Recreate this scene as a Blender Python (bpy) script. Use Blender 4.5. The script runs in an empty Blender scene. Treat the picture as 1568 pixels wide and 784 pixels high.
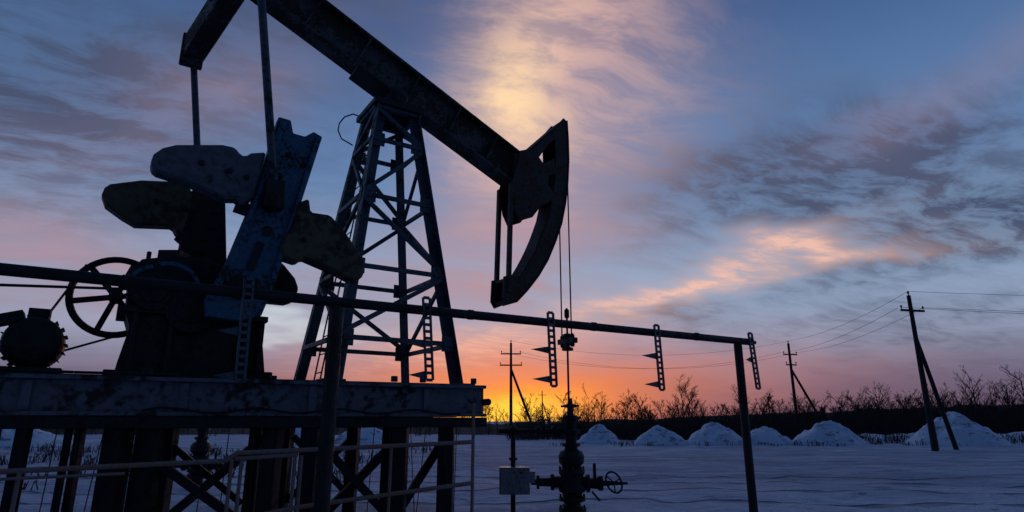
import bpy, math, random, bmesh
from mathutils import Vector, Matrix, noise as mn
random.seed(7)
V=Vector
scene=bpy.context.scene
scene.view_settings.view_transform='Standard'
def link(o): bpy.context.collection.objects.link(o); return o
def srgb(r,g,b):
    f=lambda v:(v/255/12.92 if v/255<=.04045 else ((v/255+.055)/1.055)**2.4)
    return (f(r),f(g),f(b))
# ------------------------------------------------------------ node mini language
class E:
    nt=None
    def __init__(s,k): s.k=k
    def __add__(a,b): return M('ADD',a,b)
    def __radd__(a,b): return M('ADD',b,a)
    def __sub__(a,b): return M('SUBTRACT',a,b)
    def __rsub__(a,b): return M('SUBTRACT',b,a)
    def __mul__(a,b): return M('MULTIPLY',a,b)
    def __rmul__(a,b): return M('MULTIPLY',a,b)
def M(op,*ar,clamp=False):
    n=E.nt.nodes.new('ShaderNodeMath'); n.operation=op; n.use_clamp=clamp
    for i,x in enumerate(ar):
        if isinstance(x,E): E.nt.links.new(x.k,n.inputs[i])
        else: n.inputs[i].default_value=x
    return E(n.outputs[0])
def comb(x,y,z):
    n=E.nt.nodes.new('ShaderNodeCombineXYZ')
    for i,v in enumerate((x,y,z)):
        if isinstance(v,E): E.nt.links.new(v.k,n.inputs[i])
        else: n.inputs[i].default_value=v
    return E(n.outputs[0])
def noise(vec,scale,detail=4,rough=.55,color=False):
    n=E.nt.nodes.new('ShaderNodeTexNoise'); n.inputs['Scale'].default_value=scale
    n.inputs['Detail'].default_value=detail; n.inputs['Roughness'].default_value=rough
    E.nt.links.new(vec.k,n.inputs['Vector'])
    if color:
        s=E.nt.nodes.new('ShaderNodeSeparateColor'); E.nt.links.new(n.outputs['Color'],s.inputs[0]); return [E(q) for q in s.outputs]
    return E(n.outputs['Fac'])
def ramp(f,stops):
    n=E.nt.nodes.new('ShaderNodeValToRGB'); cr=n.color_ramp
    while len(cr.elements)<len(stops): cr.elements.new(.5)
    for e,(p,col) in zip(cr.elements,stops): e.position=p; e.color=(*col,1)
    E.nt.links.new(f.k,n.inputs[0]); return E(n.outputs[0])
def mix(f,A,B):
    n=E.nt.nodes.new('ShaderNodeMix'); n.data_type='RGBA'
    for sock,v in ((n.inputs[0],f),(n.inputs[6],A),(n.inputs[7],B)):
        if isinstance(v,E): E.nt.links.new(v.k,sock)
        elif isinstance(v,tuple): sock.default_value=(*v,1)
        else: sock.default_value=v
    return E(n.outputs[2])
def smooth(x,lo,hi):
    n=E.nt.nodes.new('ShaderNodeMapRange'); n.interpolation_type='SMOOTHSTEP'
    E.nt.links.new(x.k,n.inputs[0]); n.inputs[1].default_value=lo; n.inputs[2].default_value=hi
    return E(n.outputs[0])
# ------------------------------------------------------------ sky
w=bpy.data.worlds.new('World'); scene.world=w; w.use_nodes=True
nt=w.node_tree; E.nt=nt; nt.nodes.clear()
tc=nt.nodes.new('ShaderNodeTexCoord'); sp=nt.nodes.new('ShaderNodeSeparateXYZ'); nt.links.new(tc.outputs['Generated'],sp.inputs[0])
X,Y,Z=[E(o) for o in sp.outputs]
D=57.2958
az=M('ARCTAN2',X,Y)*D; el=M('ARCSINE',Z)*D
zz=M('MAXIMUM',Z,0.0)+.14
cx=M('DIVIDE',X,zz); cy=M('DIVIDE',Y,zz)
w1,w2,f1=[q-.5 for q in noise(comb(cx,cy,0.0),1.1,3,.6,True)]
azw=az+w1*18+f1*5; elw=el+w2*9+f1*3
r1=math.radians(24)
sx=cx*math.cos(r1)+cy*math.sin(r1); sy=cy*math.cos(r1)-cx*math.sin(r1)
streak=noise(comb(sx*.6+w1*.7,sy*1.5+w2*.9,1.7),1.5,4,.6)
fine=noise(comb(sx*1.6+w1*1.1,sy*3.2+w2*1.3,5.7),3.0,5,.66)
AE=comb(azw,elw,0.0); AE0=comb(az,elw*.35+el*.65,0.0)
def blob(a0,e0,sa,se,rot=0,src=None):
    m=nt.nodes.new('ShaderNodeMapping'); m.vector_type='TEXTURE'
    m.inputs['Location'].default_value=(a0,e0,0); m.inputs['Rotation'].default_value=(0,0,math.radians(rot)); m.inputs['Scale'].default_value=(sa,se,1)
    nt.links.new((src or AE).k,m.inputs['Vector'])
    d=nt.nodes.new('ShaderNodeVectorMath'); d.operation='DOT_PRODUCT'; nt.links.new(m.outputs[0],d.inputs[0]); nt.links.new(m.outputs[0],d.inputs[1])
    return M('POWER',.36788,E(d.outputs['Value']))
S_=srgb
base=ramp(el*(1/60),[(0,S_(86,68,90)),(.05,S_(98,96,128)),(.12,S_(144,156,184)),(.22,S_(138,164,196)),(.36,S_(98,132,178)),(.58,S_(62,92,140)),(1,S_(36,62,110))])
col=base
cl=smooth(streak,.42,.64); cl2=smooth(fine,.36,.66)
den=(blob(25,20.5,18,4.6,-3)*1.3+blob(39,14.5,13,3.0,6)*1.0+blob(-42,22,16,8,0)*1.05+blob(-24,32,14,6,20)*.8+blob(13,9,8,1.5,5)*.8+blob(33,8,14,1.2,3)*.6+cl*.18)
col=mix(M('MULTIPLY',den,(cl2*.6+.4),clamp=True),col,S_(64,78,108))
bank=smooth(el,7.0,2.5)*(cl*.5+.5)
col=mix(bank*.8,col,S_(84,76,104))
pk=blob(-36,12,17,5,0)*.85+blob(-6,12,12,5,10)*.7+blob(3,22,9,12,-20)*.8+blob(38,24,12,2.2,12)*.35+blob(-28,27,12,4,30)*.4+blob(20,5,12,1.6,0)*.3
col=mix(M('MULTIPLY',pk,(cl*.5+.55),clamp=True),col,S_(168,140,156))
pe=blob(15,11.6,12,1.6,17)*1.1+blob(29,15.0,7,1.2,-4)*.8+blob(7,35,11,11,-35)*.7+blob(-1,25,6,7,-10)*.5+blob(-6,5.8,10,1.7,0)*.9
col=mix(M('MULTIPLY',pe,(cl2*.65+.45),clamp=True),col,S_(232,186,172))
br=blob(1.5,30,4.8,4.8,-25)*1.0
col=mix(M('MULTIPLY',br,(cl2*.5+.6),clamp=True),col,S_(255,216,172))
col=mix(blob(-21,8.3,9,.8,0)*.8,col,S_(196,208,216))
col=mix(blob(2,3.9,20,3.2,0,AE0)*.8,col,S_(214,118,98))
col=mix(blob(-.5,1.6,11,2.3,0,AE0)*.95,col,S_(250,124,42))
col=mix(M('MULTIPLY',blob(0,.5,5.2,1.6,0,AE0),1.15,clamp=True),col,S_(255,204,72))
back=smooth(Y,.30,-.5)
col=mix(back*.88,col,S_(22,40,76))
bg=nt.nodes.new('ShaderNodeBackground'); nt.links.new(col.k,bg.inputs[0]); bg.inputs[1].default_value=1
st=nt.nodes.new('ShaderNodeTexSky'); st.sky_type='NISHITA'; st.sun_disc=False
st.sun_elevation=math.radians(1.5); st.sun_rotation=0
bg2=nt.nodes.new('ShaderNodeBackground'); nt.links.new(st.outputs[0],bg2.inputs[0]); bg2.inputs[1].default_value=.008
ad=nt.nodes.new('ShaderNodeAddShader'); nt.links.new(bg.outputs[0],ad.inputs[0]); nt.links.new(bg2.outputs[0],ad.inputs[1])
o=nt.nodes.new('ShaderNodeOutputWorld'); nt.links.new(ad.outputs[0],o.inputs[0])
w.cycles.sampling_method='MANUAL'; w.cycles.sample_map_resolution=256
sd=bpy.data.lights.new('sun','SUN'); sd.energy=.10; sd.angle=math.radians(2); sd.color=(1,.5,.22)
so=link(bpy.data.objects.new('sun',sd)); so.rotation_euler=V((0,-1,-math.tan(math.radians(1.5)))).to_track_quat('-Z','Y').to_euler()
# ------------------------------------------------------------ camera
cam=bpy.data.cameras.new('camera'); co=link(bpy.data.objects.new('camera',cam))
cam.lens=21.58; cam.sensor_width=36; cam.clip_end=6000
co.location=(0,0,1.6); co.rotation_euler=(math.pi/2+math.radians(15.06),0,0); scene.camera=co
# ------------------------------------------------------------ materials
def newmat(name):
    m=bpy.data.materials.new(name); m.use_nodes=True; E.nt=m.node_tree
    return m,m.node_tree.nodes['Principled BSDF']
def objco():
    t=E.nt.nodes.new('ShaderNodeTexCoord'); return E(t.outputs['Object'])
def bump(p,h,strength,dist=.02):
    b=E.nt.nodes.new('ShaderNodeBump'); b.inputs['Strength'].default_value=strength; b.inputs['Distance'].default_value=dist
    E.nt.links.new(h.k,b.inputs['Height']); E.nt.links.new(b.outputs[0],p.inputs['Normal'])
def metal(name,colr,rust=(.07,.035,.02),amt=.5,rough=.6,metallic=.2,scale=2.2):
    m,p=newmat(name); c=objco()
    a=noise(c,scale,4,.68); b=noise(c,scale*8,2,.7)
    k=smooth(a*.7+b*.3, .62-.25*amt, .70-.2*amt)
    dirt=smooth(b*.6+a*.4,.40,.60)
    cc=mix(dirt*.55,colr,tuple(v*.4 for v in colr))
    cc=mix(k,cc,rust)
    E.nt.links.new(cc.k,p.inputs['Base Color'])
    E.nt.links.new((k*.3+rough-.05).k,p.inputs['Roughness'])
    p.inputs['Metallic'].default_value=metallic
    bump(p,a*.5+b,.35,.01)
    return m
m_beam=metal('weathered_grey_paint',(.065,.072,.078),(.04,.026,.018),.75)
m_tower=metal('blue_grey_paint',(.06,.088,.115),(.035,.027,.02),.4)
m_blue=metal('blue_paint',(.03,.12,.20),(.03,.026,.022),.45)
m_wblue=metal('pale_blue_cast_iron',(.11,.13,.15),(.055,.045,.04),.4,.7,.2,1.2)
m_wyel=metal('yellow_cast_iron',(.10,.09,.05),(.045,.037,.026),.45,.7,.2,1.2)
m_dark=metal('oily_steel',(.012,.013,.016),(.017,.012,.010),.5,.6)
m_rust=metal('rusty_pipe',(.32,.23,.20),(.36,.19,.13),.6,.8,.0)
m_head=metal('rusty_brown_steel',(.05,.038,.034),(.08,.04,.025),.5,.7)
m_plat=metal('platform_paint',(.14,.165,.19),(.035,.022,.018),.5,.6,.1,1.1)
m_rail=metal('dark_pipe',(.018,.014,.016),(.03,.018,.015),.5,.6)
m_galv=metal('galvanised_strip',(.09,.12,.145),(.04,.035,.035),.3,.5,.4)
m_box=metal('grey_enamel',(.28,.31,.33),(.10,.07,.05),.2,.5,.0)
m_wood=metal('weathered_pole',(.03,.026,.026),(.02,.018,.016),.5,.9,.0)
m_wire=metal('wire',(.03,.03,.035),(.02,.02,.02),.2,.6)
def twigmat():
    m,p=newmat('bare_twigs'); c=objco(); a=noise(c,.3,2)
    E.nt.links.new(mix(a,(.03,.02,.017),(.06,.038,.03)).k,p.inputs['Base Color']); p.inputs['Roughness'].default_value=.9
    return m
m_twig=twigmat()
def snowmat(name,pile=False):
    m,p=newmat(name); c=objco()
    s=E.nt.nodes.new('ShaderNodeSeparateXYZ'); E.nt.links.new(c.k,s.inputs[0]); sx,sy,sz=[E(q) for q in s.outputs]
    a=noise(c,.35,4,.6); b=noise(c,3.0,5,.68)
    if pile:
        base=mix(smooth(a,.35,.7),(.64,.76,.88),(.76,.86,.95))
        dirt=smooth(noise(comb(sx,sy,sz*2.5),1.1,5,.72),.54,.62)
        cc=mix(dirt*.7,base,(.11,.10,.10))
        bump(p,a+b*.8,.8,.14)
    else:
        base=mix(smooth(a,.35,.65),(.44,.56,.74),(.68,.80,.94))
        lines=noise(comb(sx*.05,sy*.8,0.0),1.0,5,.7)
        trk=smooth(lines,.46,.56)*smooth(sy,15,21)*smooth(sy,50,38)
        cc=mix(trk*.65,base,(.20,.26,.37))
        wob=noise(comb(sx*.12,0.0,0.0),1.0,2)*5
        rut=M('PINGPONG',sy+wob-15.0,1.0); rutm=smooth(rut,.78,.92)*smooth(M('ABSOLUTE',sy+wob-19.0),4.4,3.4)
        cc=mix(rutm*.75*(b+.3),cc,(.16,.20,.29))
        grass=smooth(noise(c,1.3,6,.75),.585,.66)*smooth(sy,60,20)
        cc=mix(grass*.7,cc,(.12,.11,.11))
        ux=sx+3.0; uy=sy-9.5
        rr=M('SQRT',ux*ux*.8+uy*uy*1.6)
        dark_patch=smooth(rr+(a-.5)*7,6.5,2.0)  # ground colour gets darker around and beneath the platform, with a noisy edge
        cc=mix(dark_patch*.7,cc,(.08,.075,.07))
        bump(p,a*1.5+b*1.1-rutm*.8,1.0,.32)
    E.nt.links.new(cc.k,p.inputs['Base Color']); p.inputs['Roughness'].default_value=.7
    return m
m_snow=snowmat('snow'); m_pile=snowmat('dirty_snow',True)
# ------------------------------------------------------------ mesh builder
class B:
    def __init__(s): s.v=[]; s.f=[]
    def add(s,vs,fs):
        n=len(s.v); s.v+= [tuple(x) for x in vs]; s.f+=[tuple(i+n for i in f) for f in fs]
    def obox(s,p0,p1,wd,ht,up=V((0,0,1))):
        p0=V(p0);p1=V(p1);d=(p1-p0).normalized(); up=V(up)
        side=d.cross(up)
        if side.length<1e-4: side=d.cross(V((0,1,0)))
        side.normalize(); u=side.cross(d).normalized()
        a=side*wd/2;b=u*ht/2
        vs=[p0-a-b,p0+a-b,p0+a+b,p0-a+b,p1-a-b,p1+a-b,p1+a+b,p1-a+b]
        s.add(vs,[(3,2,1,0),(4,5,6,7),(0,1,5,4),(1,2,6,5),(2,3,7,6),(3,0,4,7)])
    def tube(s,p0,p1,r0,r1=None,n=12,cap=True):
        p0=V(p0);p1=V(p1); r1=r0 if r1 is None else r1
        d=(p1-p0).normalized(); a=d.orthogonal().normalized(); b=d.cross(a)
        vs=[]
        for p,r in ((p0,r0),(p1,r1)):
            for i in range(n):
                t=2*math.pi*i/n; vs.append(p+(a*math.cos(t)+b*math.sin(t))*r)
        fs=[(i,(i+1)%n,n+(i+1)%n,n+i) for i in range(n)]
        if cap: fs+=[tuple(range(n-1,-1,-1)),tuple(range(n,2*n))]
        s.add(vs,fs)
    def poly(s,pts,r,n=8):
        for a,b in zip(pts,pts[1:]): s.tube(a,b,r,r,n)
    def rev(s,c,axis,prof,n=20):
        c=V(c);d=V(axis).normalized();a=d.orthogonal().normalized();b=d.cross(a);vs=[];fs=[]
        for (h,r) in prof:
            for i in range(n):
                t=2*math.pi*i/n; vs.append(c+d*h+(a*math.cos(t)+b*math.sin(t))*r)
        for k in range(len(prof)-1):
            for i in range(n):
                j=(i+1)%n; fs.append((k*n+i,k*n+j,(k+1)*n+j,(k+1)*n+i))
        fs+=[tuple(range(n-1,-1,-1)),tuple((len(prof)-1)*n+i for i in range(n))]
        s.add(vs,fs)
    def torus(s,c,axis,R,r,n=36,m=8,sq=1.0):
        c=V(c);d=V(axis).normalized();a=d.orthogonal().normalized();b=d.cross(a);vs=[];fs=[]
        for i in range(n):
            t=2*math.pi*i/n; rad=a*math.cos(t)+b*math.sin(t)
            for j in range(m):
                q=2*math.pi*j/m; vs.append(c+rad*(R+r*math.cos(q))+d*r*sq*math.sin(q))
        for i in range(n):
            for j in range(m):
                fs.append((i*m+j,((i+1)%n)*m+j,((i+1)%n)*m+(j+1)%m,i*m+(j+1)%m))
        s.add(vs,fs)
    def prism(s,fr,poly,t0,t1):
        vs=[fr(x,t0,z) for x,z in poly]+[fr(x,t1,z) for x,z in poly]; n=len(poly)
        fs=[tuple(range(n)),tuple(range(2*n-1,n-1,-1))]+[(i,n+i,n+(i+1)%n,(i+1)%n) for i in range(n)]
        s.add(vs,fs)
    def ibeam(s,p0,p1,h,wd,tf,tw,up=V((0,0,1))):
        p0=V(p0);p1=V(p1);d=(p1-p0).normalized();side=d.cross(V(up)).normalized();u=side.cross(d)
        off=u*(h/2-tf/2)
        s.obox(p0+off,p1+off,wd,tf,u); s.obox(p0-off,p1-off,wd,tf,u); s.obox(p0,p1,tw,h-2*tf,u)
    def obj(s,name,mat,parent=None,bevel=0,smooth_=False):
        me=bpy.data.meshes.new(name); me.from_pydata(s.v,[],s.f); me.update()
        me.materials.append(mat)
        ob=link(bpy.data.objects.new(name,me))
        bm=bmesh.new(); bm.from_mesh(me); bmesh.ops.recalc_face_normals(bm,faces=bm.faces); bm.to_mesh(me); bm.free()
        if smooth_:
            for p in me.polygons: p.use_smooth=True
        if bevel:
            md=ob.modifiers.new('bevel','BEVEL'); md.width=bevel; md.segments=1; md.limit_method='ANGLE'; md.angle_limit=.6
        if parent:
            ob.parent=parent; ob.matrix_parent_inverse=Matrix.Translation(-V(parent.location))
        return ob
def empty(name,loc):
    e=link(bpy.data.objects.new(name,None)); e.location=loc; e.empty_display_size=.3; return e
def frame(adeg,ox,oy):
    a=math.radians(adeg); c,s=math.cos(a),math.sin(a)
    return lambda x,t,z: V((ox+x*c-t*s, oy+x*s+t*c, z))
Mf=frame(33,-2.161,9.846)      # pumpjack frame
Pf=frame(25,-.413,9.0)         # platform frame
Rf=frame(31,3.78,10.0)         # pipe rack frame
Ml=Mf(0,1,0)-Mf(0,0,0); Md=Mf(1,0,0)-Mf(0,0,0)
# ============================================================ PUMPJACK
pj=empty('pumpjack',Mf(0,0,2.1))
zc=lambda s:7.56-.455*s
up=V(Md*.455+V((0,0,1))).normalized()
b=B(); b.ibeam(Mf(-2.9,0,zc(-2.9)),Mf(2.75,0,zc(2.75)),.70,.38,.05,.07,up)
for k in [-2.4,-1.5,-.6,.35,1.2,2.0,2.6]:
    for sgn in (-1,1):
        c=Mf(k,sgn*.112,zc(k)); b.obox(c-up*.29,c+up*.29,.03,.15,Ml)
b.obj('walking_beam',m_beam,pj,.008)
b=B()
b.obox(Mf(-.55,0,zc(-.55))-up*.378,Mf(.6,0,zc(.6))-up*.378,.5,.05,up)
b.rev(Mf(.02,-.42,7.0),Ml,[(0,.10),(.03,.15),(.22,.15),(.22,.19),(.62,.19),(.62,.15),(.81,.15),(.84,.10)])
for t in (-.3,.3): b.prism(Mf,[(-.26,6.80),(.30,6.80),(.22,7.0),(.12,7.16),(-.1,7.18),(-.2,7.0)],t-.08,t+.08)
b.obj('saddle_bearing',m_dark,pj,.01)
b=B(); b.obox(Mf(-3.12,.95,7.52),Mf(-2.5,-1.05,8.5),.32,.38)
b.obox(Mf(-3.12,.93,7.52)-V((0,0,.29)),Mf(-3.12,.93,7.52)+V((0,0,.26)),.34,.14,Ml)
b.obox(Mf(-2.85,0,7.95),Mf(-2.75,0,8.75),.5,.4,Md)
b.obj('equalizer',m_beam,pj,.015)
b=B(); b.tube(Mf(-2.58,-.98,8.5),Mf(-1.98,-.98,4.72),.058); b.tube(Mf(-3.10,.95,7.45),Mf(-2.67,.95,4.7),.052)
b.obj('pitmans',m_tower,pj)
b=B(); b.obox(Mf(-1.98,-1.0,4.40),Mf(-1.98,-1.0,4.80),.26,.2,Ml); b.rev(Mf(-1.98,-1.12,4.5),Ml,[(0,.07),(.04,.11),(.3,.11)])
b.obox(Mf(-2.66,.98,4.4),Mf(-2.66,.98,4.8),.26,.2,Ml)
b.obj('pitman_bearings',m_dark,pj,.01)
near=[(-1.99,5.86),(-1.82,5.85),(-1.77,5.66),(-1.60,5.65),(-1.48,5.76),(-1.35,5.71),(-1.58,4.55),(-1.80,3.45),(-1.94,2.95),(-2.2,2.86),(-2.61,2.88),(-2.64,3.1),(-2.45,3.6),(-2.2,4.6)]
b=B(); b.prism(Mf,near,-.84,-.66)
def rib(pts,t,wd,h):
    for p,q in zip(pts,pts[1:]): b.obox(Mf(p[0],t,p[1]),Mf(q[0],t,q[1]),wd,h,Ml)
rib([(-1.93,5.80),(-2.15,4.6),(-2.40,3.6),(-2.58,3.1)],-.86,.07,.08)
rib([(-1.42,5.66),(-1.63,4.55),(-1.85,3.45)],-.86,.07,.08)
b.obj('crank',m_blue,pj,.012)
b=B()
for (x,z,r) in [(-1.98,4.12,.075),(-2.2,3.3,.17),(-2.08,3.78,.05),(-1.9,4.95,.05),(-1.8,5.3,.045)]:
    b.rev(Mf(x,-.87,z),Ml,[(0,r*.7),(.01,r),(.035,r)],16)
b.rev(Mf(-2.25,-.9,3.3),Ml,[(0,.16),(1.8,.16)])
b.obox(Mf(-2.15,-.87,3.55),Mf(-2.05,-.87,3.95),.10,.02,Ml)
b.obj('crank_shaft',m_dark,pj)
far=[(-2.85,5.05),(-2.4,5.15),(-2.25,4.0),(-2.3,3.2),(-2.5,3.0),(-2.85,3.1),(-2.95,3.5),(-2.93,3.96)]
b=B(); b.prism(Mf,far,.66,.84)
for (x,z) in [(-2.5,4.75),(-2.5,4.5),(-2.58,4.3),(-2.62,4.1)]: b.rev(Mf(x,.62,z),Ml,[(0,.05),(.03,.06)],12)
b.obj('far_crank',m_dark,pj,.012)
b=B(); b.prism(Mf,[(-3.47,4.75),(-3.45,4.88),(-3.36,4.99),(-3.22,5.07),(-2.68,5.21),(-2.52,5.21),(-2.44,5.12),(-2.38,5.11),(-2.31,5.18),(-2.12,5.24),(-2.20,4.57),(-2.30,4.43),(-2.38,4.40),(-2.40,4.49),(-2.56,4.46),(-3.01,4.59),(-3.42,4.66)],-.93,-.66)
b.obj('counterweight',m_wblue,pj,.03)
b=B(); b.prism(Mf,[(-1.62,4.59),(-1.48,4.68),(-1.44,4.48),(-1.16,4.49),(-.95,4.3),(-.74,4.06),(-.62,3.90),(-.60,3.70),(-.64,3.60),(-.76,3.56),(-1.05,3.67),(-1.48,3.80),(-1.55,3.72),(-1.75,3.76),(-1.82,3.9),(-1.69,4.24)],-.93,-.66)
b.obj('counterweight_right',m_wyel,pj,.03)
b=B(); b.prism(Mf,[(-3.98,4.73),(-3.96,4.84),(-3.90,4.91),(-3.53,5.05),(-3.06,5.13),(-2.90,5.10),(-2.86,5.0),(-2.77,5.02),(-2.70,4.95),(-2.75,4.59),(-2.79,4.32),(-2.97,4.30),(-3.04,4.42),(-3.52,4.36),(-3.70,4.45),(-3.92,4.59)],.66,.93)
b.obj('counterweight_far',m_wyel,pj,.03)
b=B(); b.prism(Mf,[(-2.3,4.0),(-1.6,4.2),(-1.39,4.05),(-1.2,3.85),(-1.13,3.69),(-1.18,3.47),(-1.3,3.42),(-1.64,3.42),(-2.3,3.4)],.66,.93)
b.obj('counterweight_low',m_dark,pj,.03)
b=B()
for (x,z,t) in [(-2.9,4.88,-.96),(-2.55,4.85,-.96),(-1.0,4.02,-.96),(-1.5,4.05,-.96),(-2.34,4.8,-.96),(-1.6,4.35,-.96),(-3.3,4.75,.62),(-2.9,4.7,.62)]:
    b.rev(Mf(x,t,z),Ml,[(0,.025),(.01,.04),(.04,.04)],8)
b.obox(Mf(-2.42,-.80,4.42),Mf(-2.22,-.80,4.38),.1,.16); b.obox(Mf(-2.95,.75,4.3),Mf(-2.85,.75,4.22),.1,.14)
b.obj('counterweight_bolts',m_dark,pj)
# gearbox
b=B(); b.prism(Mf,[(-3.49,2.12),(-3.47,2.3),(-3.40,2.74),(-3.46,2.9),(-3.50,3.45),(-3.38,3.62),(-3.0,3.72),(-2.6,3.72),(-2.1,3.5),(-1.84,2.95),(-1.80,2.6),(-1.72,2.12)],-.42,.42)
b.prism(Mf,[(-3.56,2.92),(-3.56,3.0),(-1.78,3.0),(-1.78,2.92)],-.5,.5)
b.prism(Mf,[(-3.6,2.125),(-3.6,2.2),(-1.6,2.2),(-1.6,2.125)],-.55,.55)
for x in (-3.35,-2.95,-2.05,-1.85): b.prism(Mf,[(x-.03,2.2),(x-.03,2.92),(x+.03,2.92),(x+.03,2.2)],-.52,.52)
for (x,z,r) in [(-3.2,3.2,.25),(-2.75,3.0,.3),(-2.25,3.25,.34)]:
    b.rev(Mf(x,-.56,z),Ml,[(0,r*.6),(.02,r*.62),(.02,r),(.08,r),(1.04,r),(1.12,r*.6)],24)
    for i in range(8):
        q=2*math.pi*i/8; b.rev(Mf(x+r*.82*math.cos(q),-.57,z+r*.82*math.sin(q)),Ml,[(0,.015),(.03,.02)],6)
b.obox(Mf(-3.0,0,3.72),Mf(-3.0,0,3.86),.3,.3); b.tube(Mf(-3.3,.1,3.6),Mf(-3.3,.1,3.85),.03)
b.tube(Mf(-3.55,-.5,3.1),Mf(-2.9,-.62,3.35),.02)
b.obj('gearbox',m_dark,pj,.015)
b=B()
for (cx_,cz_,R,a0,a1) in [(-3.05,3.2,.36,10,120),(-2.75,3.0,.33,-20,70),(-3.2,3.2,.30,100,170)]:
    pts=[Mf(cx_+R*math.cos(math.radians(t)),-.60,cz_+R*math.sin(math.radians(t))) for t in range(a0,a1,10)]
    for p,q in zip(pts,pts[1:]): b.obox(p,q,.05,.07,Ml)
b.obj('brake_band',m_blue,pj)
b=B(); C=Mf(-3.60,.62,3.27)
b.torus(C,Ml,.53,.045,48,8,1.6); b.rev(C-Ml*.12,Ml,[(0,.06),(.03,.09),(.21,.09),(.24,.06)])
for i in range(6):
    t=math.radians(60*i+12); dr=Md*math.cos(t)+V((0,0,1))*math.sin(t); b.obox(C+dr*.07,C+dr*.5,.075,.04,Ml)
b.obj('belt_pulley',m_dark,pj)
b=B(); C=Mf(-4.36,-.15,2.52)
b.rev(C,Ml,[(0,.10),(.02,.22),(.06,.29),(.10,.31),(.52,.31),(.56,.29),(.62,.22),(.64,.06),(.95,.06)],28)
for i in range(20):
    t=2*math.pi*i/20; dr=Md*math.cos(t)+V((0,0,1))*math.sin(t); b.obox(C+Ml*.12+dr*.32,C+Ml*.5+dr*.32,.012,.05,dr)
b.rev(C+Ml*.66,Ml,[(0,.13),(.18,.13)],20)
b.obox(Mf(-4.68,.15,2.17),Mf(-4.02,.15,2.17),.62,.1); b.obox(Mf(-4.36,.15,2.8),Mf(-4.36,.15,2.95),.22,.22,Md)
b.obox(Mf(-4.8,.1,2.75),Mf(-4.5,.1,2.85),.3,.12)
b.obj('electric_motor',m_dark,pj,.006)
b=B(); P=Mf(-3.6,.62,3.27); Q=Mf(-4.36,.62,2.52); dn=(P-Q).normalized(); pr=dn.cross(Ml).normalized()
for sg in (-1,1): b.obox(P+pr*sg*.57,Q+pr*sg*.14,.10,.02,pr)
b.obox(Mf(-5.8,-.5,3.02),Mf(-3.45,-.5,3.2),.03,.03)
b.obj('drive_belts',m_dark,pj)
# ---- tower
zb,zt=2.12,6.80; hb,ht_=1.0,.36
half=lambda z: hb+(ht_-hb)*(z-zb)/(zt-zb)
def corner(i,z):
    q=[(-1,-1),(1,-1),(1,1),(-1,1)][i]; h=half(z); return Mf(q[0]*h,q[1]*h,z)
b=B()
for i in range(4):
    q=[(-1,-1),(1,-1),(1,1),(-1,1)][i]
    p0=corner(i,zb);p1=corner(i,zt)
    ax=(Mf(q[0],0,0)-Mf(0,0,0)); ay=(Mf(0,q[1],0)-Mf(0,0,0))
    wl=.19 if i==0 else .15
    b.obox(p0,p1,.018,wl,ay); b.obox(p0-ay*wl/2-ax*wl/2,p1-ay*wl/2-ax*wl/2,.018,wl,ax)
    b.obox(p0,p0+V((0,0,.03)),.32,.32,Md)
levels=[6.1,5.05,3.85,2.75]
def face(i,j,z0,z1,wd=.06):
    b.obox(corner(i,z0),corner(j,z1),wd,.07)
for z in levels:
    for i in range(4): face(i,(i+1)%4,z,z,.05)
zz_=[6.75]+levels+[2.2]
for i in range(4):
    for k in range(len(zz_)-1):
        if k==4: continue
        a_,c_=(i,(i+1)%4) if (k+i)%2==0 else ((i+1)%4,i)
        face(a_,c_,zz_[k]-.04,zz_[k+1]+.04,.05)
    face(i,(i+1)%4,6.74,6.74,.1)
for z in levels:
    for i in range(4):
        q=[(-1,-1),(1,-1),(1,1),(-1,1)][i]; c=corner(i,z)
        ins=Mf(-q[0]*.12,0,0)-Mf(0,0,0); b.obox(c-V((0,0,.12))+ins,c+V((0,0,.12))+ins,.2,.012,Ml)
b.obj('samson_post_tower',m_tower,pj,.004)
b=B(); b.obox(Mf(0,0,6.76),Mf(0,0,6.86),.95,.9,Md); b.obj('tower_cap',m_dark,pj,.01)
b=B()
for t in (-.16,.16): b.tube(Mf(-(half(2.2)-.08),t,2.15),Mf(-(half(6.5)-.08),t,6.6),.014,n=6)
z=2.3
while z<6.6:
    x=-(half(z)-.08); b.tube(Mf(x,-.16,z),Mf(x,.16,z),.010,n=6); z+=.28
b.poly([Mf(-.36,.3,6.8),Mf(-.55,.35,6.85),Mf(-.68,.4,6.78),Mf(-.76,.42,6.64),Mf(-.77,.42,6.5),Mf(-.70,.42,6.36),Mf(-.5,.4,6.28)],.012,6)
b.obj('tower_ladder',m_dark,pj)
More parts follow.
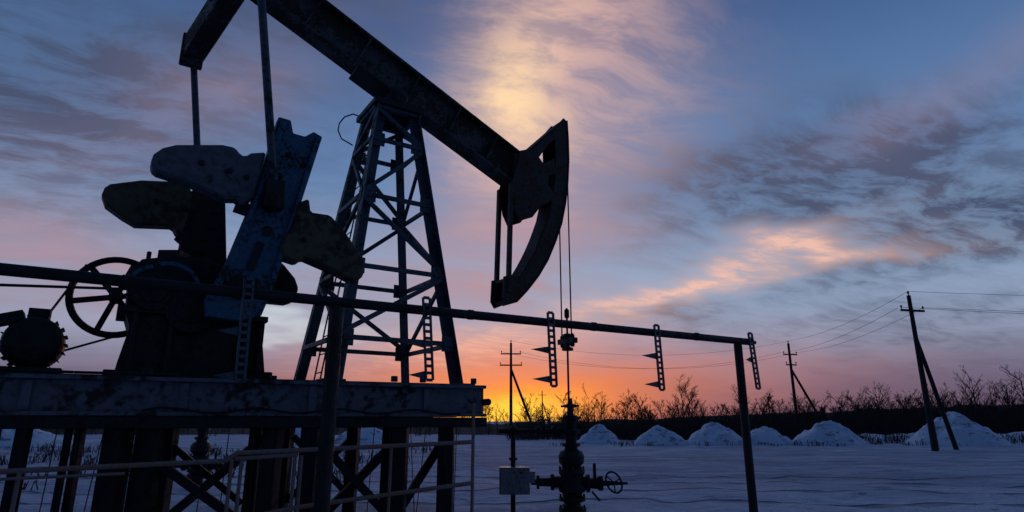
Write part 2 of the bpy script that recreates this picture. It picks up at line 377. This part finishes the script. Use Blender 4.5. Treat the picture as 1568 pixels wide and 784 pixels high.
# ---- horsehead
outer=[(3.72,7.74),(3.80,7.70),(3.82,7.3),(3.82,6.8),(3.78,6.3),(3.71,5.85),(3.60,5.4),(3.44,5.0),(3.25,4.6),(3.02,4.25),(2.76,3.94),(2.52,3.70)]
inner=[(3.48,7.20),(3.50,6.8),(3.47,6.4),(3.41,5.95),(3.30,5.5),(3.15,5.12),(2.98,4.76),(2.80,4.45),(2.62,4.18)]
b=B()
def samp(L,u):
    k=u*(len(L)-1); i=min(int(k),len(L)-2); f=k-i; return (L[i][0]*(1-f)+L[i+1][0]*f, L[i][1]*(1-f)+L[i+1][1]*f)
for t in (-.21,.21):
    oo=outer[1:]
    for k in range(14):
        a0=samp(oo,k/14);a1=samp(oo,(k+1)/14);c0=samp(inner,k/14);c1=samp(inner,(k+1)/14)
        b.prism(Mf,[a0,a1,c1,c0],t-.02,t+.02)
    b.prism(Mf,[(2.88,6.80),(3.1,7.02),(3.45,7.40),(3.72,7.74),(3.81,7.68),(3.50,7.22),(3.30,7.02),(3.08,6.70)],t-.025,t+.025)
    b.prism(Mf,[(2.42,6.0),(2.62,6.72),(2.9,6.84),(3.08,6.68),(3.20,6.55),(3.48,6.60),(3.48,6.42),(3.30,6.34),(3.28,6.15),(3.44,5.98),(3.40,5.85),(3.1,5.66),(2.90,5.40),(2.62,5.28),(2.5,5.5)],t-.03,t+.03)
    b.obox(Mf(2.42,t,6.0),Mf(2.36,t,3.85),.075,.09,Ml)
    b.prism(Mf,[(2.26,4.15),(2.62,4.2),(2.72,3.94),(2.50,3.70),(2.32,3.62),(2.24,3.74)],t-.025,t+.025)
for k in range(len(outer)-2):
    p,q=outer[k+1],outer[k+2]; b.obox(Mf(p[0],0,p[1]),Mf(q[0],0,q[1]),.50,.03,Md)
for k in range(1,len(inner)-1):
    p,q=inner[k],inner[k+1]; b.obox(Mf(p[0],0,p[1]),Mf(q[0],0,q[1]),.40,.02,Md)
b.obox(Mf(2.92,0,6.86),Mf(3.76,0,7.72),.40,.04,V((-Md.x,-Md.y,1)))
b.obox(Mf(2.3,0,3.70),Mf(2.55,0,3.72),.40,.04); b.obox(Mf(2.3,0,4.1),Mf(2.58,0,4.1),.40,.06)
b.obox(Mf(2.55,0,5.62),Mf(3.0,0,5.62),.40,.08); b.obox(Mf(2.7,0,6.1),Mf(2.7,0,6.65),.42,.42,Md)
for (x,z) in [(2.8,6.5),(3.1,6.4),(2.7,6.0),(3.1,6.0),(2.85,5.6)]: b.rev(Mf(x,-.26,z),Ml,[(0,.03),(.04,.035)],8)
b.obj('horsehead',m_head,pj,.006)
b=B()
for t in (-.15,.15):
    b.tube(Mf(3.845,t,7.0),Mf(3.845,t,3.12),.014,n=6)
b.tube(Mf(3.86,0,3.75),Mf(3.86,0,1.95),.02,n=8)
b.obox(Mf(3.86,-.24,3.10),Mf(3.86,.24,3.10),.12,.10)
b.rev(Mf(3.86,0,2.92),V((0,0,1)),[(0,.05),(.0,.11),(.05,.11),(.07,.05),(.25,.05),(.27,.09),(.31,.09),(.33,.04)],14)
b.rev(Mf(3.86,0,3.55),V((0,0,1)),[(0,.03),(.02,.05),(.16,.05),(.18,.03)],10)
for t in (-.15,.15): b.rev(Mf(3.86,t,2.98),V((0,0,1)),[(0,.03),(.03,.05),(.22,.05),(.26,.02)],10)
b.obj('wireline_hanger',m_dark,pj)
# ============================================================ PLATFORM
pl=empty('steel_platform',Pf(-3,1.8,0))
b=B()
for t in (0,1.2,2.4,3.5): b.ibeam(Pf(-8.5,t,1.875),Pf(0,t,1.875),.43,.24,.045,.03)
for s in (-.10,-1.5,-3,-4.5,-6,-7.5):
    for (ta,tb) in ((.02,1.18),(1.22,2.38),(2.42,3.48)): b.obox(Pf(s,ta,1.86),Pf(s,tb,1.86),.14,.30)
for i,s in enumerate([-7.8,-7,-6.2,-5.3,-3.8,-2.35,-.85]):
    b.obox(Pf(s,-.06,1.72),Pf(s,-.06,2.03),.02,.09,Pf(1,0,0)-Pf(0,0,0))
b.obj('deck_beams',m_plat,pl,.004)
b=B(); b.obox(Pf(-8.5,1.75,2.105),Pf(-.35,1.75,2.105),3.3,.02)
b.obox(Pf(-8.6,.05,1.585),Pf(.02,.05,1.585),.32,.13); b.obox(Pf(-8.6,3.4,1.585),Pf(.02,3.4,1.585),.32,.13)
b.rev(Pf(0.02,-.15,1.86),Pf(0,1,0)-Pf(0,0,0),[(0,.05),(3.6,.05)],10)
for s in (-.15,-.9,-1.3,-2.9,-4.2): b.obox(Pf(s,.0,2.115),Pf(s,.0,2.19),.08,.08,V((1,0,0)))
b.poly([Pf(-8,.02,2.12),Pf(-5.2,.0,2.13),Pf(-4.9,-.1,2.12),Pf(-3.9,-.02,2.125)],.018,6)
b.poly([Pf(-4.2+i*.2,-.15,1.72+.03*math.sin(i*1.3)) for i in range(20)],.014,6)
b.obj('deck_and_sill',m_dark,pl,.006)
b=B()
cols=[(-4.40,.26),(-4.06,.22),(-2.76,.24),(-2.30,.26),(-1.15,.24),(-.5,.26),(-5.28,.13),(-4.88,.07),(-6.4,.24)]
for s,wd in cols:
    for t in (.1,3.3):
        b.obox(Pf(s,t,-.1),Pf(s,t,1.52),wd,wd*.8,V((1,0,0)))
def brace(s0,z0,s1,z1,t=.15,wd=.14): b.obox(Pf(s0,t,z0),Pf(s1,t,z1),wd,.10)
brace(-4.0,1.15,-2.9,.35); brace(-4.0,.35,-2.85,1.4,.3); brace(-2.2,1.35,-1.2,.35); brace(-2.2,.3,-1.15,1.35,.3)
brace(-1.1,.4,-.5,1.3,.3,.1); brace(-4.0,1.2,-2.9,.3,3.3); brace(-2.2,.3,-1.15,1.35,3.3); brace(-2.2,1.35,-1.2,.35,3.1)
b.obox(Pf(-8,.1,.25),Pf(-.4,.1,.25),.2,.18)
b.obj('columns_and_braces',m_dark,pl,.006)
b=B()
for k in range(26):
    s=-6.4+k*.24+random.uniform(-.06,.06); l_=random.uniform(-.12,.12)
    b.tube(Pf(s,-.1,1.55),Pf(s+l_,-.12,random.uniform(.1,.5)),.006,n=5)
b.obj('hanging_wires',m_dark,pl)
fe=empty('pipe_fence',Pf(-3,-.6,0)); b=B(); F_=lambda s,z,t=-.6:Pf(s,t,z)
b.poly([F_(-6.5,1.10),F_(-5.25,1.13),F_(-3.29,1.18),F_(-3.17,1.26),F_(-1.7,1.30),F_(-.38,1.34)],.026,8)
b.poly([F_(-3.19,1.2),F_(-2.53,1.23)],.024); b.poly([F_(-6.5,1.05,-.75),F_(-5.3,1.07,-.75),F_(-4.2,1.09,-.75)],.015)
b.poly([F_(-3.2,.55),F_(-2.53,.66),F_(-1.6,.74),F_(-.38,.84)],.026,8)
for s,z,zb_ in [(-3.22,1.2,0),(-3.12,1.2,0),(-2.56,1.22,0),(-2.49,1.22,0),(-.38,1.83,-.05)]: b.tube(F_(s,zb_),F_(s,z),.022,n=8)
for s in (-5.9,-5.1,-1.45): b.tube(F_(s,0),F_(s,1.14 if s<-4 else 1.3),.02,n=8)
b.obj('pipes',m_rust,fe)
# ============================================================ PIPE RACK
rk=empty('pipe_rack',Rf(0,0,0)); b=B()
b.tube(Rf(-16,0,2.86),Rf(.18,0,2.85),.055,n=16)
b.tube(Rf(.18,0,2.85),Rf(.26,0,2.85),.03,n=10)
b.tube(Rf(-.17,.0,-.1),Rf(-.17,0,2.80),.066,n=14); b.tube(Rf(-6.63,0,-.1),Rf(-6.63,0,2.80),.078,n=14); b.tube(Rf(-13,0,-.1),Rf(-13,0,2.8),.078,n=14)
for s in (-1.1,-3.1,-5.0,-8.6): b.tube(Rf(s-.03,0,2.855),Rf(s+.03,0,2.855),.062,n=16)
b.obj('rail_and_posts',m_rail,rk)
b=B()
def bracket(s,ztop,zbot,arms,dirn=-1,lean=.04,al=.32):
    L=ztop-zbot; n=int(L/.075)
    P=lambda u,z,t=-.075: Rf(s+u+lean*(ztop-z),t,z)
    b.obox(P(-.042,ztop),P(-.042,zbot),.02,.03,Ml); b.obox(P(.042,ztop),P(.042,zbot),.02,.03,Ml)
    for i in range(n+1):
        z=ztop-i*L/n; b.obox(P(-.035,z),P(.035,z),.02,.034)
    for za in arms:
        pts=[P(dirn*.05,za+.05),P(dirn*al,za),P(dirn*.05,za-.04)]
        pts2=[p+Ml*.02 for p in pts]
        b.add(pts+pts2,[(0,1,2),(5,4,3),(0,3,4,1),(1,4,5,2),(2,5,3,0)])
bracket(-3.87,2.97,2.03,[2.48,2.11]); bracket(-2.0,2.95,2.03,[2.5,2.10]); bracket(.06,2.98,2.1,[2.55],-1,.08,.18)
bracket(-7.55,2.99,1.98,[2.45,2.02],-1,.02,.25); bracket(-5.62,2.99,2.05,[2.45,2.1],-1,.08,.25)
b.obj('cable_brackets',m_galv,rk)
# ============================================================ WELLHEAD
def wellhead(name,x,y,full=True):
    e=empty(name,(x,y,0)); c=V((x,y,0)); b=B(); UZ=V((0,0,1))
    b.rev(c,UZ,[(-.1,.17),(.02,.17),(.02,.25),(.09,.25),(.09,.16),(.2,.15),(.2,.24),(.27,.24),(.28,.17),(.33,.18),(.36,.24),(.44,.25),(.5,.21),(.62,.20),(.68,.24),(.75,.24),(.76,.15),(.80,.17),(.86,.23),(.98,.24),(1.06,.20),(1.10,.12),(1.14,.12),(1.15,.17),(1.21,.17),(1.22,.10),(1.36,.12),(1.38,.16),(1.44,.16),(1.45,.09),(1.6,.10),(1.64,.14),(1.70,.14),(1.72,.06),(1.84,.06),(1.85,.11),(1.90,.11),(1.92,.05),(2.02,.04)],24)
    for i in range(8):
        t=math.pi/4*i
        for z in (.0,.19,.67): b.tube(c+V((.215*math.cos(t),.215*math.sin(t),z)),c+V((.215*math.cos(t),.215*math.sin(t),z+.13)),.02,n=6)
    b.rev(c+V((-.75,0,.52)),V((1,0,0)),[(0,.05),(.1,.05),(.1,.12),(.15,.12),(.15,.07),(.36,.08),(.36,.14),(.42,.14),(.42,.10),(.6,.1)],16)
    b.rev(c+V((.1,0,.5)),V((1,0,0)),[(0,.12),(.16,.12),(.16,.16),(.22,.16),(.22,.09),(.36,.10),(.40,.13),(.46,.13),(.46,.05),(.62,.04),(.92,.02)],16)
    b.torus(c+V((.76,-.05,.52)),V((.75,.6,.25)),.19,.018,28,6)
    for t in (0,2.1,4.2):
        ax=V((.75,.6,.25)).normalized(); o1=ax.orthogonal().normalized(); o2=ax.cross(o1)
        b.tube(c+V((.76,-.05,.52)),c+V((.76,-.05,.52))+(o1*math.cos(t)+o2*math.sin(t))*.19,.012,n=6)
    b.tube(c+V((.42,0,.5)),c+V((.42,-.0,.85)),.03,n=8); b.tube(c+V((.36,0,.36)),c+V((.5,0,.2)),.02,n=6)
    b.tube(c+V((-.18,-.03,1.87)),c+V((.16,-.03,1.88)),.02,n=8); b.tube(c+V((-.16,-.02,1.66)),c+V((.2,-.02,1.66)),.022,n=8)
    if full:
        b.rev(c+V((-1.35,0,1.42)),V((1,0,0)),[(0,.04),(.25,.04),(.25,.08),(.3,.08),(.3,.04),(.7,.04),(.7,.09),(.78,.09),(.78,.05),(1.0,.05),(1.0,.11),(1.06,.11),(1.06,.05),(1.3,.05)],12)
        b.tube(c+V((-1.08,0,-.1)),c+V((-1.08,0,1.42)),.045,n=10); b.rev(c+V((-1.08,0,.9)),UZ,[(0,.045),(0,.08),(.05,.08),(.05,.045)],12)
        b.rev(c+V((-1.08,0,1.42)),UZ,[(-.08,.05),(-.06,.08),(.06,.08),(.1,.03)],12)
        b.tube(c+V((-.5,0,1.42)),c+V((-.5,0,1.62)),.025,n=8); b.tube(c+V((-.62,0,1.62)),c+V((-.38,0,1.62)),.02,n=6)
    b.obj('valve_tree',m_dark,e,.0)
    if full:
        b=B(); b.obox(c+V((-1.33,-.1,.56)),c+V((-.78,-.1,.56)),.3,.46); b.obox(c+V((-1.30,-.27,.56)),c+V((-.97,-.27,.56)),.03,.40)
        b.obox(c+V((-.78,-.1,.62)),c+V((-.68,-.1,.62)),.18,.2); b.tube(c+V((-.95,-.29,.6)),c+V((-.95,-.29,.5)),.015,n=6)
        b.obj('junction_box',m_box,e,.012)
wellhead('wellhead',1.10,11.95)
wellhead('wellhead',-8.0,16.5,False)
# ============================================================ GROUND
def ground():
    b=B(); rings=[.5]
    while rings[-1]<3500: rings.append(rings[-1]*1.025+.012)
    n=280; vs=[];fs=[]
    for r in rings:
        for i in range(n):
            t=2*math.pi*i/n; x=r*math.sin(t);y=r*math.cos(t)
            h=(mn.noise(V((x*.35,y*.35,0)))*.10+mn.noise(V((x*1.3,y*1.3,3)))*.07+mn.noise(V((x*3,y*3,3)))*.03)*min(1,r/6) if r<130 else 0
            vs.append((x,y,h-.02))
    for k in range(len(rings)-1):
        for i in range(n): fs.append((k*n+i,k*n+(i+1)%n,(k+1)*n+(i+1)%n,(k+1)*n+i))
    fs.append(tuple(range(n))); b.add(vs,fs); b.obj('snow_ground',m_snow,None,0,True)
ground()
def pile(x,y,rx,ry,h,seed):
    b=B(); n=64;m=24;vs=[];fs=[]
    for k in range(m+1):
        u=k/m
        for i in range(n):
            t=2*math.pi*i/n; wob=1+.2*mn.noise(V((math.cos(t)*1.3,math.sin(t)*1.3,seed)))
            px=x+rx*u*wob*math.cos(t);py=y+ry*u*wob*math.sin(t)
            z=h*(1-u**1.4)+(mn.noise(V((px*.9,py*.9,seed)))*.34+mn.noise(V((px*2.4,py*2.4,seed)))*.18+mn.noise(V((px*6,py*6,seed)))*.08)*h*.6*min(1,(1-u)*4)-.1*(u>.99)
            vs.append((px,py,z))
    for k in range(m):
        for i in range(n): fs.append((k*n+i,k*n+(i+1)%n,(k+1)*n+(i+1)%n,(k+1)*n+i))
    b.add(vs,fs); b.obj('snow_pile',m_pile,None,0,True)
for i,(x,y,rx,h) in enumerate([(6.6,48,1.7,1.35),(10.5,46,2.1,1.2),(14.4,45.5,2.25,1.5),(18.2,46,2.0,1.25),(22.7,46,2.7,1.6),(32,46,3.4,2.0),(-11.5,50,3,1.2),(-34,44,4,1.2),(-20,60,4,1.3)]):
    pile(x,y,rx,rx*.8,h,i*3.7+1)
# ============================================================ DISTANT TREES
def twigtree(b,base,h,rng,depth=3,r=.07,nb=7):
    def grow(p,d,L,r,dep):
        segs=3 if dep>0 else 2; q=p; pts=[p]
        for k in range(segs):
            d=(d+V((rng.uniform(-1,1),rng.uniform(-1,1),rng.uniform(-.2,.5)))*.12).normalized()
            n_=q+d*L/segs; b.tube(q,n_,max(r*(1-.8*k/segs),.013),max(r*(1-.8*(k+1)/segs),.011),3,False); q=n_; pts.append(q)
        if dep<=0: return
        cnt=nb if dep==depth else 4
        for k in range(cnt):
            u=rng.uniform(.25,1); i=min(int(u*segs),segs-1); s=pts[i].lerp(pts[i+1],u*segs-i)
            a=rng.uniform(0,6.28); nd=(d*1.0+V((math.cos(a),math.sin(a),0))*rng.uniform(.4,1.0)).normalized()
            grow(s,nd,L*rng.uniform(.35,.6)*(1.15-.5*u),r*.45,dep-1)
    grow(V(base),V((0,0,1)),h*.85,r,depth)
rng=random.Random(3)
b=B()
def addtree(x,y,h): twigtree(b,(x,y,-.1),h,rng,r=.05+.008*h,nb=9)
for x,y,h in [(18.6,68,6.6),(19.3,69,5.4),(13.9,70,4.6),(12.6,70,4.3),(13.2,69,4.6),(14.8,72,4.2),(10,72,4.5),(24.5,68,5.0),(46,62,7.0),(48.5,60,6.5),(44,64,5.2),(50,58,7),(47,60,6),(41,66,5),(9,74,5),(6.5,75,5),(35,68,5),(37.5,68,4.5),(32,70,4.6),(1.8,80,4),(-3,85,4),(-6,90,4.2)]:
    addtree(x,y,h)
for k in range(165):
    x=rng.uniform(2,58); y=rng.uniform(62,84); addtree(x,y,rng.uniform(2.2,4.1)*(1+.3*mn.noise(V((x*.3,0,0))))+max(0,x-22)*.05)
for k in range(45):
    x=rng.uniform(-75,2); y=rng.uniform(85,110); addtree(x,y,rng.uniform(2.2,4.2))
b.obj('distant_bare_trees',m_twig)
b=B()
def shrub(x,y,h):
    for k in range(rng.randint(6,10)):
        a=rng.uniform(0,6.28); d=V((math.cos(a)*rng.uniform(.1,.6),math.sin(a)*rng.uniform(.1,.6),1)).normalized()
        p=V((x+rng.uniform(-.5,.5),y+rng.uniform(-.4,.4),-.05)); L=h*rng.uniform(.6,1)
        q=p+d*L; b.tube(p,q,.022,.009,3,False)
        for j in range(3):
            s=p.lerp(q,rng.uniform(.3,.9)); b.tube(s,s+(d+V((rng.uniform(-1,1),rng.uniform(-1,1),.2))*.7).normalized()*L*.35,.012,.007,3,False)
for k in range(1600):
    x=rng.uniform(0,60); y=rng.uniform(55,72)
    shrub(x,y,rng.uniform(.9,2.2)*(1+.4*mn.noise(V((x*.4,4,0))))+max(0,x-14)*.045)
for k in range(200):
    shrub(rng.uniform(-75,0),rng.uniform(72,95),rng.uniform(.8,1.6))
for k in range(260):
    shrub(rng.uniform(23,44),rng.uniform(47,54),rng.uniform(.3,1.0))
for k in range(160):
    shrub(rng.uniform(-30,-4),rng.uniform(16,40),rng.uniform(.2,.5))
for k in range(50):
    shrub(rng.uniform(3,34),rng.uniform(43,46.5),rng.uniform(.15,.45))
b.obj('bare_shrubs',m_twig)
m_bank,p=newmat('dark_embankment'); c=objco(); a=noise(c,.5,5,.7)
E.nt.links.new(mix(smooth(a,.4,.65),(.015,.013,.015),(.035,.033,.036)).k,p.inputs['Base Color']); p.inputs['Roughness'].default_value=.95; bump(p,a,1,.5)
b=B(); n=420; vs=[];fs=[]
for i in range(n+1):
    x=-260+i*520/n
    y0=86-.10*max(0,x)+ (14 if x<0 else 14*max(0,1-x/8))
    h=1.35+.04*max(0,x-5)*(1 if x<60 else 60/x)+ .35*mn.noise(V((x*.25,0,0)))+.35*abs(mn.noise(V((x*1.4,5,0))))+.2*mn.noise(V((x*3,5,0)))
    if x<0: h=1.35+.4*mn.noise(V((x*.2,0,0)))+.2*mn.noise(V((x*2,5,0)))
    vs+=[(x,y0-22,-.1),(x,y0-14,h*.35),(x,y0,h),(x,y0+25,-.1)]
for i in range(n):
    for k in range(3): fs.append((i*4+k,(i+1)*4+k,(i+1)*4+k+1,i*4+k+1))
b.add(vs,fs); b.obj('wooded_embankment',m_bank,None,0,False)
b=B(); vs=[];fs=[];n=160
for i in range(n+1):
    x=22+i*45/n; g=min(1,i/25)
    h=g*((.45+.01*(x-22))*(1+.7*mn.noise(V((x*.8,1,0))))+.2*mn.noise(V((x*2.5,1,0))))
    vs+=[(x,48.5,-.1),(x,50.5,max(-.05,h*.8)),(x,52.5,max(-.05,h)),(x,58,-.1)]
for i in range(n):
    for k in range(3): fs.append((i*4+k,(i+1)*4+k,(i+1)*4+k+1,i*4+k+1))
b.add(vs,fs); b.obj('snow_bank',m_pile,None,0,True)
# ============================================================ POWER POLES
def pole(x,y,h,arms,strut,dirv):
    e=empty('utility_pole',(x,y,0)); c=V((x,y,0)); b=B(); dv=V(dirv).normalized()
    b.tube(c+V((0,0,-.2)),c+V((0,0,h)),.17,.11,10)
    b.tube(c+V((strut[0],strut[1],-.2)),c+V((0,0,h*.72)),.14,.11,8)
    if len(strut)>2: b.tube(c+V((strut[2],strut[3],-.2)),c+V((0,0,h*.78)),.14,.11,8)
    for z,hw in arms:
        b.obox(c+dv*-hw+V((0,-.14,z)),c+dv*hw+V((0,-.14,z)),.10,.12)
        for k in (-1,1):
            b.rev(c+dv*hw*k*.93+V((0,-.14,z+.06)),V((0,0,1)),[(0,.02),(.08,.02),(.1,.06),(.2,.05),(.24,.02)],8)
    b.rev(c+V((0,0,h)),V((0,0,1)),[(0,.03),(.1,.03),(.12,.07),(.24,.05),(.28,.02)],8)
    b.obj('pole_and_arms',m_wood,e)
pole(24.0,36.5,8.95,[(8.0,.85)],(2.3,1.5,.9,1.2),(1,.25,0))
pole(27.2,60.6,9.0,[(7.9,.8),(6.9,.6)],(3.2,0),(1,.3,0))
pole(-.1,61,9.1,[(8.0,1.0),(6.9,1.1)],(2.6,.5),(1,.0,0))
pole(7.2,150,8.5,[(7.6,.9)],(2,0),(1,0,0))
b=B()
def wire(p,q,sag,r=.012,n=14):
    p=V(p);q=V(q);pts=[]
    for i in range(n+1):
        u=i/n; w_=p.lerp(q,u); w_.z-=sag*4*u*(1-u); pts.append(w_)
    b.poly(pts,r,4)
wire((24,36.5,9.2),(64,36,9.3),.5); wire((24.8,36.5,8.2),(64.8,36,8.2),.5); wire((23.2,36.3,8.2),(64.0,35,8.0),.7)
for dx in (-.75,.75): wire((24+dx,36.5,8.2),(27.2+dx,60.6,8.1),.5,.012)
wire((24,36.5,9.2),(27.2,60.6,9.25),.5,.012)
for dx in (-.8,.8): wire((27.2+dx,60.6,8.1),(-.1+dx,61,8.2),1.6,.013)
wire((27.2,60.6,9.2),(-.1,61,9.3),1.4,.013)
b.obj('power_lines',m_wire)
